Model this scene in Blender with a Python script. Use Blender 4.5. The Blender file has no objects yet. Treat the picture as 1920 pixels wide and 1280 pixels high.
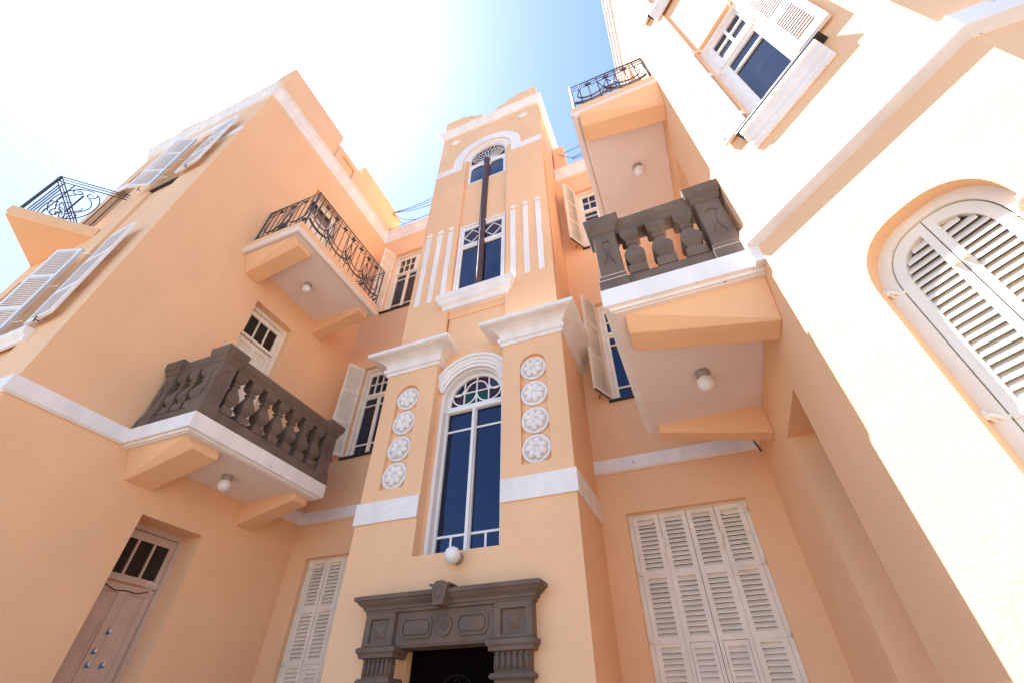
import bpy, bmesh, math, random
from mathutils import Vector, Matrix
from mathutils.geometry import tessellate_polygon
random.seed(7)
PI = math.pi
SC = 0.74          # survey units to metres
EYE = 1.6          # camera height
GZ = -EYE / SC     # ground level in survey units
scene = bpy.context.scene
C = scene.collection

# ------------------------------------------------------------------ camera
cam_d = bpy.data.cameras.new('camera'); cam = bpy.data.objects.new('camera', cam_d); C.objects.link(cam)
scene.camera = cam
cam_d.sensor_width = 36.0
cam_d.lens = 836.326534 * 36.0 / 1920.0
cam_d.clip_start = 0.05; cam_d.clip_end = 2000
yaw, pitch, roll = 3.82842231e-01, 7.20995774e-01, -2.57223179e-03
fwd = Vector((-math.sin(yaw)*math.cos(pitch), math.cos(yaw)*math.cos(pitch), math.sin(pitch)))
rgt = Vector((math.cos(yaw), math.sin(yaw), 0)); up = rgt.cross(fwd)
r2 = math.cos(roll)*rgt + math.sin(roll)*up; u2 = -math.sin(roll)*rgt + math.cos(roll)*up
m = Matrix((r2, u2, -fwd)).transposed().to_4x4(); m.translation = Vector((0, 0, EYE))
cam.matrix_world = m

# ------------------------------------------------------------------ sky and sun
SUN = Vector((-(1+1.0), 0.03, 2.9*math.sqrt(2))).normalized()
el = math.asin(SUN.z); az = math.atan2(SUN.x, SUN.y)
world = bpy.data.worlds.new('World'); scene.world = world; world.use_nodes = True
nt = world.node_tree; nt.nodes.clear()
sky = nt.nodes.new('ShaderNodeTexSky'); sky.sky_type = 'NISHITA'; sky.sun_disc = False
sky.sun_elevation = el; sky.sun_rotation = az; sky.air_density = 1.0; sky.dust_density = 0.5; sky.ozone_density = 2.0
bg = nt.nodes.new('ShaderNodeBackground'); bg.inputs['Strength'].default_value = 0.059
wo = nt.nodes.new('ShaderNodeOutputWorld')
hs = nt.nodes.new('ShaderNodeHueSaturation'); hs.inputs['Saturation'].default_value = 1.05; hs.inputs['Hue'].default_value = .501
nt.links.new(sky.outputs[0], hs.inputs['Color']); nt.links.new(hs.outputs[0], bg.inputs[0]); nt.links.new(bg.outputs[0], wo.inputs[0])
sd = bpy.data.lights.new('sun', 'SUN'); sd.energy = 3.2; sd.angle = math.radians(0.53); sd.color = (1.0, 0.95, 0.96)
so = bpy.data.objects.new('sun', sd); C.objects.link(so); so.location = (0, 0, 30)
so.rotation_euler = SUN.to_track_quat('Z', 'Y').to_euler()
scene.view_settings.view_transform = 'Standard'; scene.view_settings.look = 'None'
scene.view_settings.exposure = 2.66; scene.view_settings.gamma = 1.0
scene.cycles.max_bounces = 10; scene.cycles.diffuse_bounces = 7

# ------------------------------------------------------------------ materials
def mat(name, col, rough=0.8, bump=0.0, scale=60, var=0.0, vscale=2.0, metal=0.0, spec=0.5, stain=0.0, bdist=0.01, streak=0, soot=0.0):
    mt = bpy.data.materials.new(name); mt.use_nodes = True
    n = mt.node_tree; b = n.nodes['Principled BSDF']
    b.inputs['Base Color'].default_value = (*col, 1); b.inputs['Roughness'].default_value = rough
    b.inputs['Metallic'].default_value = metal; b.inputs['Specular IOR Level'].default_value = spec
    tc = n.nodes.new('ShaderNodeTexCoord')
    src = tc.outputs['Object']
    if var > 0:
        ns = n.nodes.new('ShaderNodeTexNoise'); ns.inputs['Scale'].default_value = vscale; ns.inputs['Detail'].default_value = 6
        if streak:
            mp = n.nodes.new('ShaderNodeMapping'); mp.inputs['Scale'].default_value = streak
            n.links.new(src, mp.inputs[0]); n.links.new(mp.outputs[0], ns.inputs[0])
        else: n.links.new(src, ns.inputs[0])
        rm = n.nodes.new('ShaderNodeMapRange'); rm.inputs[1].default_value = 0.3; rm.inputs[2].default_value = 0.7
        rm.inputs[3].default_value = 1-var; rm.inputs[4].default_value = 1+var*0.35
        n.links.new(ns.outputs[0], rm.inputs[0])
        mx = n.nodes.new('ShaderNodeMix'); mx.data_type = 'RGBA'; mx.blend_type = 'MULTIPLY'; mx.inputs[0].default_value = 1
        mx.inputs[6].default_value = (*col, 1); n.links.new(rm.outputs[0], mx.inputs[7])
        out = mx.outputs[2]
        if soot > 0:    # faint vertical rain streaks and patched plaster
            mp2 = n.nodes.new('ShaderNodeMapping'); mp2.inputs['Scale'].default_value = (1.7, 1.7, .8)
            n4 = n.nodes.new('ShaderNodeTexNoise'); n4.inputs['Scale'].default_value = 1.5; n4.inputs['Detail'].default_value = 7; n4.inputs['Roughness'].default_value = .6
            n.links.new(src, mp2.inputs[0]); n.links.new(mp2.outputs[0], n4.inputs[0])
            r4 = n.nodes.new('ShaderNodeMapRange'); r4.inputs[1].default_value = .42; r4.inputs[2].default_value = .72; r4.inputs[3].default_value = 0; r4.inputs[4].default_value = soot
            n.links.new(n4.outputs[0], r4.inputs[0])
            m4 = n.nodes.new('ShaderNodeMix'); m4.data_type = 'RGBA'; m4.blend_type = 'MULTIPLY'; m4.inputs[7].default_value = (.78, .70, .62, 1)
            n.links.new(r4.outputs[0], m4.inputs[0]); n.links.new(out, m4.inputs[6]); out = m4.outputs[2]
        if stain > 0:   # small specks of wear
            n2 = n.nodes.new('ShaderNodeTexNoise'); n2.inputs['Scale'].default_value = 14; n2.inputs['Detail'].default_value = 8
            n.links.new(src, n2.inputs[0])
            r3 = n.nodes.new('ShaderNodeMapRange'); r3.inputs[1].default_value = 0.70; r3.inputs[2].default_value = 0.74
            r3.inputs[3].default_value = 0; r3.inputs[4].default_value = stain
            n.links.new(n2.outputs[0], r3.inputs[0])
            m3 = n.nodes.new('ShaderNodeMix'); m3.data_type = 'RGBA'; m3.inputs[7].default_value = (.18, .14, .11, 1)
            n.links.new(r3.outputs[0], m3.inputs[0]); n.links.new(out, m3.inputs[6]); out = m3.outputs[2]
        n.links.new(out, b.inputs['Base Color'])
    if bump > 0:
        nb = n.nodes.new('ShaderNodeTexNoise'); nb.inputs['Scale'].default_value = scale; nb.inputs['Detail'].default_value = 8
        n.links.new(src, nb.inputs[0])
        bp = n.nodes.new('ShaderNodeBump'); bp.inputs['Strength'].default_value = bump; bp.inputs['Distance'].default_value = bdist
        n.links.new(nb.outputs[0], bp.inputs['Height'])
        nl = n.nodes.new('ShaderNodeTexNoise'); nl.inputs['Scale'].default_value = 1.6; nl.inputs['Detail'].default_value = 3
        n.links.new(src, nl.inputs[0])
        bp2 = n.nodes.new('ShaderNodeBump'); bp2.inputs['Strength'].default_value = bump*0.6; bp2.inputs['Distance'].default_value = 0.05
        n.links.new(nl.outputs[0], bp2.inputs['Height']); n.links.new(bp.outputs[0], bp2.inputs['Normal'])
        n.links.new(bp2.outputs[0], b.inputs['Normal'])
    return mt
M = {}
M['stucco'] = mat('peach_stucco', (.86, .53, .30), .88, .35, 55, .06, 0.9, bdist=.008, soot=.16, stain=.06)
M['trim']   = mat('white_trim', (.85, .81, .78), .75, .35, 40, .10, 5.0, stain=.6, bdist=.005, streak=(1,1,.3), soot=.2)
M['soffit'] = mat('mauve_white_soffit', (.82, .72, .67), .85, .3, 90, .05, 1.5, bdist=.004)
M['wood']   = mat('cream_painted_wood', (.83, .75, .63), .55, .25, 40, .12, 4.0, stain=.4, bdist=.003)
M['white_wood'] = mat('white_painted_wood', (.82, .79, .76), .5, .2, 40, .06, 5.0, bdist=.003)
M['tan_wood'] = mat('tan_painted_wood', (.58, .42, .33), .6, .25, 30, .14, 3.0, stain=.4, bdist=.003)
M['stone']  = mat('grey_brown_stone', (.165, .114, .083), .88, .6, 45, .28, 4.0, bdist=.006)
M['glass']  = mat('window_glass', (.006, .010, .022), .03, spec=.8)
M['glass'].node_tree.nodes['Principled BSDF'].inputs['Specular Tint'].default_value = (.42, .52, .85, 1)
def wavy(mt, dist=.004, scale=1.3):
    n = mt.node_tree; b = n.nodes['Principled BSDF']; tc = n.nodes.new('ShaderNodeTexCoord'); ns = n.nodes.new('ShaderNodeTexNoise')
    ns.inputs['Scale'].default_value = scale; ns.inputs['Detail'].default_value = 2; bp = n.nodes.new('ShaderNodeBump')
    bp.inputs['Distance'].default_value = dist; bp.inputs['Strength'].default_value = 1
    n.links.new(tc.outputs['Object'], ns.inputs[0]); n.links.new(ns.outputs[0], bp.inputs['Height']); n.links.new(bp.outputs[0], b.inputs['Normal'])
wavy(M['glass'], .02, 1.6)
M['dark_glass'] = mat('dark_glass', (.018, .014, .012), .12, spec=.4)
M['iron']   = mat('wrought_iron', (.060, .052, .056), .45, .2, 50, .15, 20)
M['black']  = mat('black_metal', (.02, .018, .018), .6)
M['ring']   = mat('lamp_base_plastic', (.34, .30, .27), .5)
M['opal']   = mat('opal_glass', (.80, .78, .76), .12, spec=.6)
M['void_dark_wood'] = mat('void_dark_wood', (.005, .0025, .002), .9, .3, 30, .3, 3, spec=.05)  # near-black colour paints in the unlit void of the entrance
M['brown_wood'] = mat('brown_wood', (.16, .10, .07), .6, .3, 30, .3, 3)
M['col']    = mat('dark_purple_paint', (.075, .040, .042), .6, .4, 60, .3, 8)
M['dark_iron'] = mat('dark_iron', (.012, .007, .006), .8, spec=.1)
M['paper']  = mat('torn_paper', (.70, .68, .66), .8)
M['blue']   = mat('torn_blue_paper', (.02, .16, .33), .6)
M['red_glass']  = mat('purple_glass', (.028, .006, .022), .06, spec=.3)
M['green_glass'] = mat('green_glass', (.003, .045, .034), .06, spec=.3)
M['blue_glass'] = mat('blue_glass', (.008, .010, .05), .06, spec=.5)
M['paint_fade'] = mat('sign_paint', (.72, .68, .64), .7)
M['ink'] = mat('ink', (.05, .04, .04), .6)

def paving():
    mt = bpy.data.materials.new('courtyard_paving'); mt.use_nodes = True
    n = mt.node_tree; b = n.nodes['Principled BSDF']; b.inputs['Roughness'].default_value = .85
    tc = n.nodes.new('ShaderNodeTexCoord'); br = n.nodes.new('ShaderNodeTexBrick')
    br.inputs['Scale'].default_value = 1.6; br.inputs['Color1'].default_value = (.18, .15, .12, 1); br.inputs['Color2'].default_value = (.15, .125, .10, 1)
    br.inputs['Mortar'].default_value = (.15, .125, .10, 1); br.inputs['Mortar Size'].default_value = .012
    n.links.new(tc.outputs['Object'], br.inputs[0]); n.links.new(br.outputs[0], b.inputs['Base Color'])
    return mt
M['paving'] = paving()

# ------------------------------------------------------------------ geometry helpers
XL, XR, BY, FY, RY = -8.02, 1.245, 7.49, 1.985, 2.05
CX = -3.32
S2 = math.sqrt(2); cD = -3.28
def fr_y(Y):   return lambda s, n, z: (s, Y - n, z)               # walls facing the camera (-Y)
fr_left  = lambda s, n, z: (XL + n, s, z)
fr_right = lambda s, n, z: (XR - n, s, z)
def fr_diag(s, n, z): k = cD + n; return (-k/S2 + s/S2, -k/S2 - s/S2, z)
def fr_world(x, y, z): return (x, y, z)
TW, BK, FR, RX = fr_y(6.0), fr_y(BY), fr_y(FY), fr_y(RY)

def place(p): return Vector((p[0]*SC, p[1]*SC, p[2]*SC + EYE))

class MB:
    def __init__(self, fr=fr_world): self.v = []; self.f = []; self.fr = fr; self.sm = []
    def add(self, vs, fs, smooth=False):
        b = len(self.v); self.v += [place(self.fr(*p)) for p in vs]
        self.f += [tuple(b+i for i in f) for f in fs]; self.sm += [smooth]*len(fs)
    def box(self, a0, a1, b0, b1, c0, c1):
        v = [(a, b, c) for a in (a0, a1) for b in (b0, b1) for c in (c0, c1)]
        self.add(v, [(0,1,3,2),(4,6,7,5),(0,4,5,1),(2,3,7,6),(0,2,6,4),(1,5,7,3)])
    def hexa(self, v):   # v: 8 points, bottom 4 then top 4
        self.add(v, [(0,1,2,3),(7,6,5,4),(0,4,5,1),(1,5,6,2),(2,6,7,3),(3,7,4,0)])
    def prism(self, outer, holes, n0, n1):
        loops = [outer] + list(holes)
        tri = tessellate_polygon([[Vector((s, z, 0)) for s, z in l] for l in loops])
        flat = [p for l in loops for p in l]; N = len(flat)
        v = [(s, n0, z) for s, z in flat] + [(s, n1, z) for s, z in flat]
        f = [tuple(t) for t in tri] + [tuple(i+N for i in reversed(t)) for t in tri]
        k = 0
        for l in loops:
            L = len(l)
            for i in range(L):
                j = (i+1) % L; f.append((k+i, k+j, k+j+N, k+i+N))
            k += L
        self.add(v, f)
    def prism_z(self, pts, z0, z1):     # plan polygon (a,b) extruded in height
        N = len(pts)
        tri = tessellate_polygon([[Vector((a, b, 0)) for a, b in pts]])
        v = [(a, b, z0) for a, b in pts] + [(a, b, z1) for a, b in pts]
        f = [tuple(t) for t in tri] + [tuple(i+N for i in reversed(t)) for t in tri]
        for i in range(N): j = (i+1) % N; f.append((i, j, j+N, i+N))
        self.add(v, f)
    def lattice(self, s0, s1, z0, z1, holes, n0, n1):
        self.prism([(s0,z0),(s1,z0),(s1,z1),(s0,z1)], [[(a,c),(b,c),(b,d),(a,d)] for a,b,c,d in holes], n0, n1)
    def tube(self, pts, r, seg=6, closed=False, flat=1.0):
        P = [Vector(self.fr(*p)) for p in pts]; old = self.fr; self.fr = fr_world
        n = len(P); rings = []; prev = None
        for i in range(n):
            if closed: t = P[(i+1) % n] - P[(i-1) % n]
            else: t = P[min(i+1, n-1)] - P[max(i-1, 0)]
            if t.length < 1e-9: t = Vector((0,0,1))
            t.normalize()
            if prev is None:
                a = Vector((0,0,1)) if abs(t.z) < .9 else Vector((1,0,0))
                x = t.cross(a).normalized()
            else: x = (prev - t*prev.dot(t)).normalized()
            prev = x; y = t.cross(x)
            rr = r[i] if isinstance(r, (list, tuple)) else r
            rings.append([P[i] + x*math.cos(2*PI*k/seg)*rr + y*math.sin(2*PI*k/seg)*rr*flat for k in range(seg)])
        v = [tuple(q) for R in rings for q in R]; f = []
        for i in range(n if closed else n-1):
            j = (i+1) % n
            for k in range(seg): f.append((i*seg+k, i*seg+(k+1) % seg, j*seg+(k+1) % seg, j*seg+k))
        if not closed:
            f.append(tuple(range(seg))[::-1]); f.append(tuple((n-1)*seg+k for k in range(seg)))
        self.add(v, f, seg > 5); self.fr = old
    def lathe(self, o, axis, prof, seg=24, smooth=True):   # prof: (r, h) along axis, in world survey units
        o = Vector(self.fr(*o)); old = self.fr; self.fr = fr_world
        ax = Vector(axis).normalized(); a = Vector((0,0,1)) if abs(ax.z) < .9 else Vector((1,0,0))
        x = ax.cross(a).normalized(); y = ax.cross(x)
        v = []; f = []
        for r, h in prof:
            for k in range(seg): v.append(tuple(o + ax*h + x*r*math.cos(2*PI*k/seg) + y*r*math.sin(2*PI*k/seg)))
        for i in range(len(prof)-1):
            for k in range(seg): f.append((i*seg+k, i*seg+(k+1) % seg, (i+1)*seg+(k+1) % seg, (i+1)*seg+k))
        f.append(tuple(range(seg))[::-1]); f.append(tuple((len(prof)-1)*seg+k for k in range(seg)))
        self.add(v, f, smooth); self.fr = old
    def sweep(self, path, prof, side=1, closed=False, caps=True):
        # path: plan points (x,y); prof: closed polygon of (n,z); n grows to the given side of travel
        P = [Vector(p) for p in path]; n = len(P); v = []; f = []; K = len(prof)
        def nrm(a, b):
            d = (b-a).normalized(); return Vector((-d.y, d.x))*side
        for i in range(n):
            if closed or 0 < i < n-1:
                n1 = nrm(P[i-1], P[i]); n2 = nrm(P[i], P[(i+1) % n]); mm = (n1+n2); mm /= (1 + n1.dot(n2))
            elif i == 0: mm = nrm(P[0], P[1])
            else: mm = nrm(P[-2], P[-1])
            for a, z in prof: v.append((P[i].x + mm.x*a, P[i].y + mm.y*a, z))
        for i in range(n if closed else n-1):
            j = (i+1) % n
            for k in range(K): f.append((i*K+k, i*K+(k+1) % K, j*K+(k+1) % K, j*K+k))
        if not closed and caps:
            f.append(tuple(range(K))[::-1]); f.append(tuple((n-1)*K+k for k in range(K)))
        self.add(v, f)
    def build(self, name, material, parent=None, bevel=0.0, label=None):
        me = bpy.data.meshes.new(name)
        org = parent_loc(parent) if parent else Vector((0,0,0))
        me.from_pydata([tuple(p - org) for p in self.v], [], self.f)
        for p, s in zip(me.polygons, self.sm): p.use_smooth = s
        bm = bmesh.new(); bm.from_mesh(me); bmesh.ops.recalc_face_normals(bm, faces=bm.faces); bm.to_mesh(me); bm.free()
        me.materials.append(M[material] if isinstance(material, str) else material)
        o = bpy.data.objects.new(name, me); C.objects.link(o)
        if parent: o.parent = parent
        if bevel > 0:
            bv = o.modifiers.new('bevel', 'BEVEL'); bv.width = bevel; bv.segments = 2; bv.limit_method = 'ANGLE'; bv.angle_limit = math.radians(35)
            bv.harden_normals = False
        if label: o['label'] = label
        return o
def parent_loc(o):
    l = Vector((0,0,0))
    while o: l += o.location; o = o.parent
    return l
def thing(name, label, cat, loc, group=None):
    o = bpy.data.objects.new(name, None); C.objects.link(o); o.location = place(loc); o.empty_display_size = .2
    o['label'] = label; o['category'] = cat
    if group: o['group'] = group
    return o
def tag(o, label, cat, group=None, kind=None):
    if label: o['label'] = label
    if cat: o['category'] = cat
    if group: o['group'] = group
    if kind: o['kind'] = kind
def arc(cx, cz, r, a0, a1, k, rz=None):
    rz = rz or r
    return [(cx + r*math.cos(a0+(a1-a0)*i/k), cz + rz*math.sin(a0+(a1-a0)*i/k)) for i in range(k+1)]

# ------------------------------------------------------------------ ground
g = MB(); g.add([(-80,-80,GZ),(80,-80,GZ),(80,90,GZ),(-80,90,GZ)], [(0,1,2,3)])
go = g.build('ground', 'paving'); tag(go, 'pale paved courtyard floor below the walls', None, kind='structure')

# ------------------------------------------------------------------ the building
B = thing('residential_building', 'peach stuccoed old residential building with white trim round a courtyard with a central stair tower', 'building', (CX, 7.0, GZ))
Hd = 4.84     # storey height
# opening lists
doors_z = [(-2.15, 2.605), (3.60, 7.45), (8.45, 12.29)]
# --- inner walls (left and right), facing the courtyard
def rect(a, b, c, d): return [(a,c),(b,c),(b,d),(a,d)]
w = MB(fr_left)
w.prism([(2.385,GZ),(7.9,GZ),(7.9,14.6),(2.385,14.6)], [rect(4.36,5.47,a,b) for a,b in doors_z], -0.5, 0)
w.build('wall', 'stucco', B)
w = MB(fr_right)
w.prism([(3.394,GZ),(7.9,GZ),(7.9,14.6),(3.394,14.6)], [rect(4.47,5.54,a,b) for a,b in doors_z], -0.5, 0)
w.build('wall', 'stucco', B)
# --- back wall
WL = [(-7.36,-6.10), (-0.93,0.33)]        # upper windows
GW = [(-7.56,-5.75), (-1.02,0.79)]        # shuttered ground windows
WZ = [(4.88,7.55), (9.68,12.5)]
w = MB(BK)
holes = [rect(a,b,c,d) for a,b in WL for c,d in WZ] + [rect(a,b,-1.2,2.70) for a,b in GW]
w.prism([(XL,GZ),(XR,GZ),(XR,14.30),(XL,14.30)], holes, -0.4, 0)
w.build('wall', 'stucco', B)
# --- left wing front, recessed strip round its windows, doors further left
w = MB(FR)
w.prism([(-13.0,GZ),(XL,GZ),(XL,14.6),(-13.0,14.6)], [rect(-10.05,-9.15,GZ+1.2,12.52), rect(-12.5,-11.4,2.7,7.45), rect(-12.5,-11.4,8.5,12.29)], -0.4, 0)
w.build('wall', 'stucco', B)
w = MB(FR)
w.prism(rect(-10.3,-8.9,GZ+.2,12.8), [rect(-9.97,-9.23,c+.05,d-.08) for c,d in [(4.85,7.6),(9.70,12.5)]], -0.55, -0.42)
w.box(-10.05,-9.15,-0.42,-0.05,7.60,9.70); w.box(-10.05,-9.15,-0.42,-0.05,GZ+1.2,4.85)
w.build('window_bay_infill', 'stucco', B)
w = MB(); w.box(-13.0, -12.6, FY+.4, 9, GZ, 14.6); w.build('wall', 'stucco', B)
# --- diagonal wall of the right wing
def arch_outline():
    c, hw, sp, rise, e = -.55, .427, 2.33, .505, 2.45
    pts = [(c-hw, -1.25), (c+hw, -1.25)]
    for i in range(25):
        t = PI*i/24; ct, st = math.cos(t), math.sin(t)
        pts.append((c + hw*math.copysign(abs(ct)**(2/e), ct), sp + rise*abs(st)**(2/e)))
    return pts
AR = arch_outline()
U0, U1 = (XR-3.394)/S2, 0.385
w = MB(fr_diag)
w.prism([(U0,GZ),(U1,GZ),(U1,16.2),(U0,16.2)], [AR, rect(-.90,-.20,4.98,12.4)], -0.16, 0)
w.build('wall', 'stucco', B)
w = MB(fr_diag)
w.box(-.90,-.20,-0.16,-0.05,7.50,9.84)
w.prism(rect(U0+.2,U1-.05,GZ,14.6), [rect(-.90,-.20,4.98,7.5), rect(-.90,-.20,9.84,12.4), rect(-1.0,-.1,-1.3,2.86)], -.3, -.162)
w.build('window_bay_infill', 'stucco', B)
# --- right wing front
w = MB(RX); w.prism(rect(2.591, 9.0, GZ, 16.2), [], -0.4, 0); w.build('wall', 'stucco', B)

# --- unseen roof slabs, added to keep the sun out of the hollow volumes
w = MB(); w.box(-12.6, XL-.05, FY+.3, 9, 14.0, 14.2); w.box(XL-.05, XR+.05, 7.85, 12, 14.0, 14.2)
w.prism_z([(XR+.05, 3.7), (2.8, 2.3), (8.9, 2.3), (8.9, 11), (XR+.05, 11)], 14.0, 14.2)
w.box(-13, 9, 10.9, 11.2, GZ, 14.0)
w.build('roof', 'stucco', B)

# --- parapets
w = MB(fr_left); w.prism([(2.285,14.6),(7.9,14.6),(7.9,15.59),(5.47,15.59),(5.47,14.97),(4.30,14.97),(4.30,15.58),(2.285,15.58)], [], -0.30, -0.0)
w.build('parapet', 'stucco', B)
w = MB(fr_left); w.box(5.47, 7.48, 0.0, 0.05, 13.9, 15.585); pass
w.lattice(4.30, 5.47, 13.9, 14.96, [(4.54,5.15,13.95,14.69)], 0.002, .06)
w.build('parapet_panel', 'stucco', B, .008)
w = MB(FR)
w.prism([(-13.0,14.6),(-8.02,14.6),(-8.02,15.58),(-8.6,15.58),(-8.75,14.9),(-11.9,14.9),(-11.95,15.35),(-12.85,15.5),(-12.95,14.9),(-13.0,14.9)], [], -.3, 0)
w.build('parapet', 'stucco', B)
w = MB(BK); w.box(-1.44, -1.05, -.3, .0, 14.30, 15.7)
w.build('parapet_pier', 'stucco', B)

# --- courtyard cornice under the parapets
cor = [(0,13.44),(.05,13.46),(.06,13.56),(.11,13.66),(.12,13.84),(.17,13.88),(.17,13.93),(0,13.93)]
w = MB(); w.sweep([(-13.0, 5), (-13.0, FY), (XL, FY), (XL, BY), (-5.13, BY)], cor, side=-1); w.build('cornice', 'trim', B)
w = MB(); w.sweep([(-1.46, BY), (XR, BY), (XR, 3.394), (2.591, RY), (9, RY)], cor, side=-1); w.build('cornice', 'trim', B)

# --- white string course above the ground floor
bnd = [(0,3.41),(.02,3.40),(.06,3.43),(.06,3.65),(0,3.665)]
w = MB(); w.sweep([(-13.0, 5), (-13.0, FY), (XL, FY), (XL, 3.53)], bnd, side=-1); w.build('string_course', 'trim', B)
w = MB(); w.sweep([(XL, 6.46), (XL, BY), (-5.205, BY)], bnd, side=-1); w.build('string_course', 'trim', B)
w = MB(); w.sweep([(-1.435, BY), (XR, BY), (XR, 6.38)], bnd, side=-1); w.build('string_course', 'trim', B)
bd2 = [(0,3.585),(.085,3.625),(.09,3.635),(.09,3.84),(0,3.86)]
w = MB(); w.sweep([(XR, 3.47), (XR, 3.394), (2.591, RY), (9, RY)], bd2, side=-1); w.build('string_course', 'trim', B)
w = MB(); w.box(XR-.088, XR+.0, 3.394, 3.47, 3.40, 3.62); w.build('string_course_return', 'trim', B)

# ------------------------------------------------------------------ stair tower
def tower_shape():
    pL, pR, rL, rR = -5.205, -1.435, -4.03, -2.61
    w = MB(TW)
    niche = lambda c: [(c-.245,3.12),(c+.245,3.12)] + arc(c, 5.01, .245, 0, PI, 12)
    out = [(pL,GZ),(-4.05,GZ),(-4.05,.86),(-2.615,.86),(-2.615,GZ),(pR,GZ),(pR,5.66),(rR,5.66),(rR,1.98),(rL,1.98),(rL,5.66),(pL,5.66)]
    w.prism(out, [niche(-4.635), niche(-2.02)], -.07, 0)
    w.prism(out, [], -.2, -.0701)
    w.build('tower_wall', 'stucco', B)
    w = MB(); w.box(pL, rL, 6.2, BY, GZ, 5.66); w.box(rR, pR, 6.2, BY, GZ, 5.66)
    w.box(rL+.001, rR-.001, 6.2, BY, .95, 1.979); w.build('tower_wall', 'stucco', B)
    # recess lining with the tall arched window opening
    h = [(-3.32-.70,1.99),(-3.32+.70,1.99)] + arc(-3.32, 4.83, .63, -0.0, PI, 24)
    h = [(-3.99,2.0),(-2.65,2.0),(-2.65,4.83)] + arc(-3.32, 4.83, .67, 0, PI, 24)[1:]
    w = MB(TW); w.prism(rect(rL,rR,1.98,7.20), [h], -.40, -.2); w.build('tower_recess_wall', 'stucco', B)
    # upper shaft
    qL, qR = -5.13, -1.475
    U = fr_y(6.08); w = MB(U)
    out = [(qL,5.66),(rL,5.66)] + [(rL,14.22)] + [(CX - .865*math.cos(PI*i/28), 14.22+.865*math.sin(PI*i/28)) for i in range(29)] + [(rR,14.22),(rR,5.66),(qR,5.66),(qR,16.7),(qL,16.7)]
    w.prism(out, [], -.085, 0); w.build('tower_wall', 'stucco', B)
    w = MB(U)   # recess backing with its windows
    w.prism(rect(rL+.0,rR-.0,7.0,12.74), [rect(CX-.665,CX+.665,7.60,10.47)], -.2, -.086)
    hs = [(-3.32-.64,12.76),(-3.32+.64,12.76),(-3.32+.64,14.0)] + arc(CX, 14.22, .64, 0, PI, 24)[1:-1] + [(-3.32-.64,14.0)]
    w.prism([(qL,12.74),(qR,12.74),(qR,15.4),(qL,15.4)], [hs], -.2, -.086)
    w.build('tower_recess_wall', 'stucco', B)
    w = MB(); w.box(qL, rL, 6.281, BY+3, 5.66, 16.7); w.box(rR, qR, 6.281, BY+3, 5.66, 16.7); w.box(qL+.01, qR-.01, 6.283, 10.4, 15.3, 16.8)
    w.build('tower_wall', 'stucco', B)
    # cornice and stepped parapet
    cc = [(0,16.50),(.04,16.52),(.05,16.60),(.12,16.70),(.13,16.80),(.16,16.83),(.16,16.90),(0,16.90)]
    w = MB(); w.sweep([(qL, 10.4), (qL, 6.08), (qR, 6.08), (qR, 10.4)], cc, side=-1); w.build('tower_cornice', 'trim', B)
    st = [(-1.83,17.95),(-1.05,17.98),(-1.02,17.84),(-.74,17.80),(-.63,17.60),(-.36,17.52),(-.18,17.20),(0,17.12)]
    pts = [(CX-1.83, 16.8)] + [(CX+a, b) for a, b in st] + [(CX-a, b) for a, b in st[::-1][1:]] + [(CX+1.83, 16.8)]
    w = MB(fr_y(6.05)); w.prism(pts, [], -.25, 0); w.build('tower_parapet', 'stucco', B)
    w = MB(); w.box(qL, qL+.25, 6.301, 10.4, 16.85, 17.3); w.box(qR-.25, qR, 6.301, 10.4, 16.85, 17.9); w.build('tower_parapet', 'stucco', B)
    # arch hood with side bands
    hp = [(qL,13.67),(CX-.86,13.67)] + [(CX-.86,14.22)] + [(CX - .86*math.cos(PI*i/32), 14.22+.86*math.sin(PI*i/32)) for i in range(1,33)] + [(CX+.86,13.67),(qR,13.67),(qR,13.98)]
    hp += [(CX+1.17,13.98),(CX+1.19,14.22)] + arc(CX, 14.22, 1.19, 0, PI, 32)[1:] + [(CX-1.17,13.98),(qL,13.98)]
    w = MB(U); w.prism(hp, [], 0.001, .035); w.build('arch_hood', 'trim', B)
    w = MB(U)
    for r0, r1, n0, n1 in [(.72,.864,-.083,-.02),(.64,.72,-.084,-.055)]:
        q = [(CX-r1*math.cos(PI*i/32), 14.22+r1*math.sin(PI*i/32)) for i in range(33)] + [(CX+r0*math.cos(PI*i/32), 14.22+r0*math.sin(PI*i/32)) for i in range(33)]
        w.prism(q, [], n0, n1)
    w.build('arch_moulding', 'trim', B)
    # pilaster bands, neck mouldings and capitals
    for x0, x1 in ((pL, rL), (rR, pR)):
        w = MB()
        bb = [(0,2.56),(.035,2.56),(.035,2.917),(0,2.917)]
        outer = x0 if x0 == pL else x1
        if x0 == pL: path = [(pL, 7.49), (pL, 6.0), (rL, 6.0)]
        else: path = [(rR, 6.0), (pR, 6.0), (pR, 7.49)]
        w.sweep(path, bb, side=-1); w.build('pilaster_band', 'trim', B, .006)
        w = MB()
        nk = [(0,5.60),(.03,5.60),(.04,5.66),(.08,5.68),(.085,5.75),(.04,5.765),(.045,5.80),(.07,5.86),(.125,5.91),(.21,5.945),(.31,5.955),(.33,5.96),(.36,5.975),(.36,6.055),(0,6.055)]
        if x0 == pL: path = [(pL, 7.49), (pL, 6.0), (rL, 6.0), (rL, 6.2)]
        else: path = [(rR, 6.2), (rR, 6.0), (pR, 6.0), (pR, 7.49)]
        w.sweep(path, nk, side=-1)
        w.build('pilaster_capital', 'trim', B)
        w = MB(); w.box(x0+.001, x1-.001, 6.002, 6.279, 5.661, 6.05); w.build('capital_core', 'trim', B)
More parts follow.
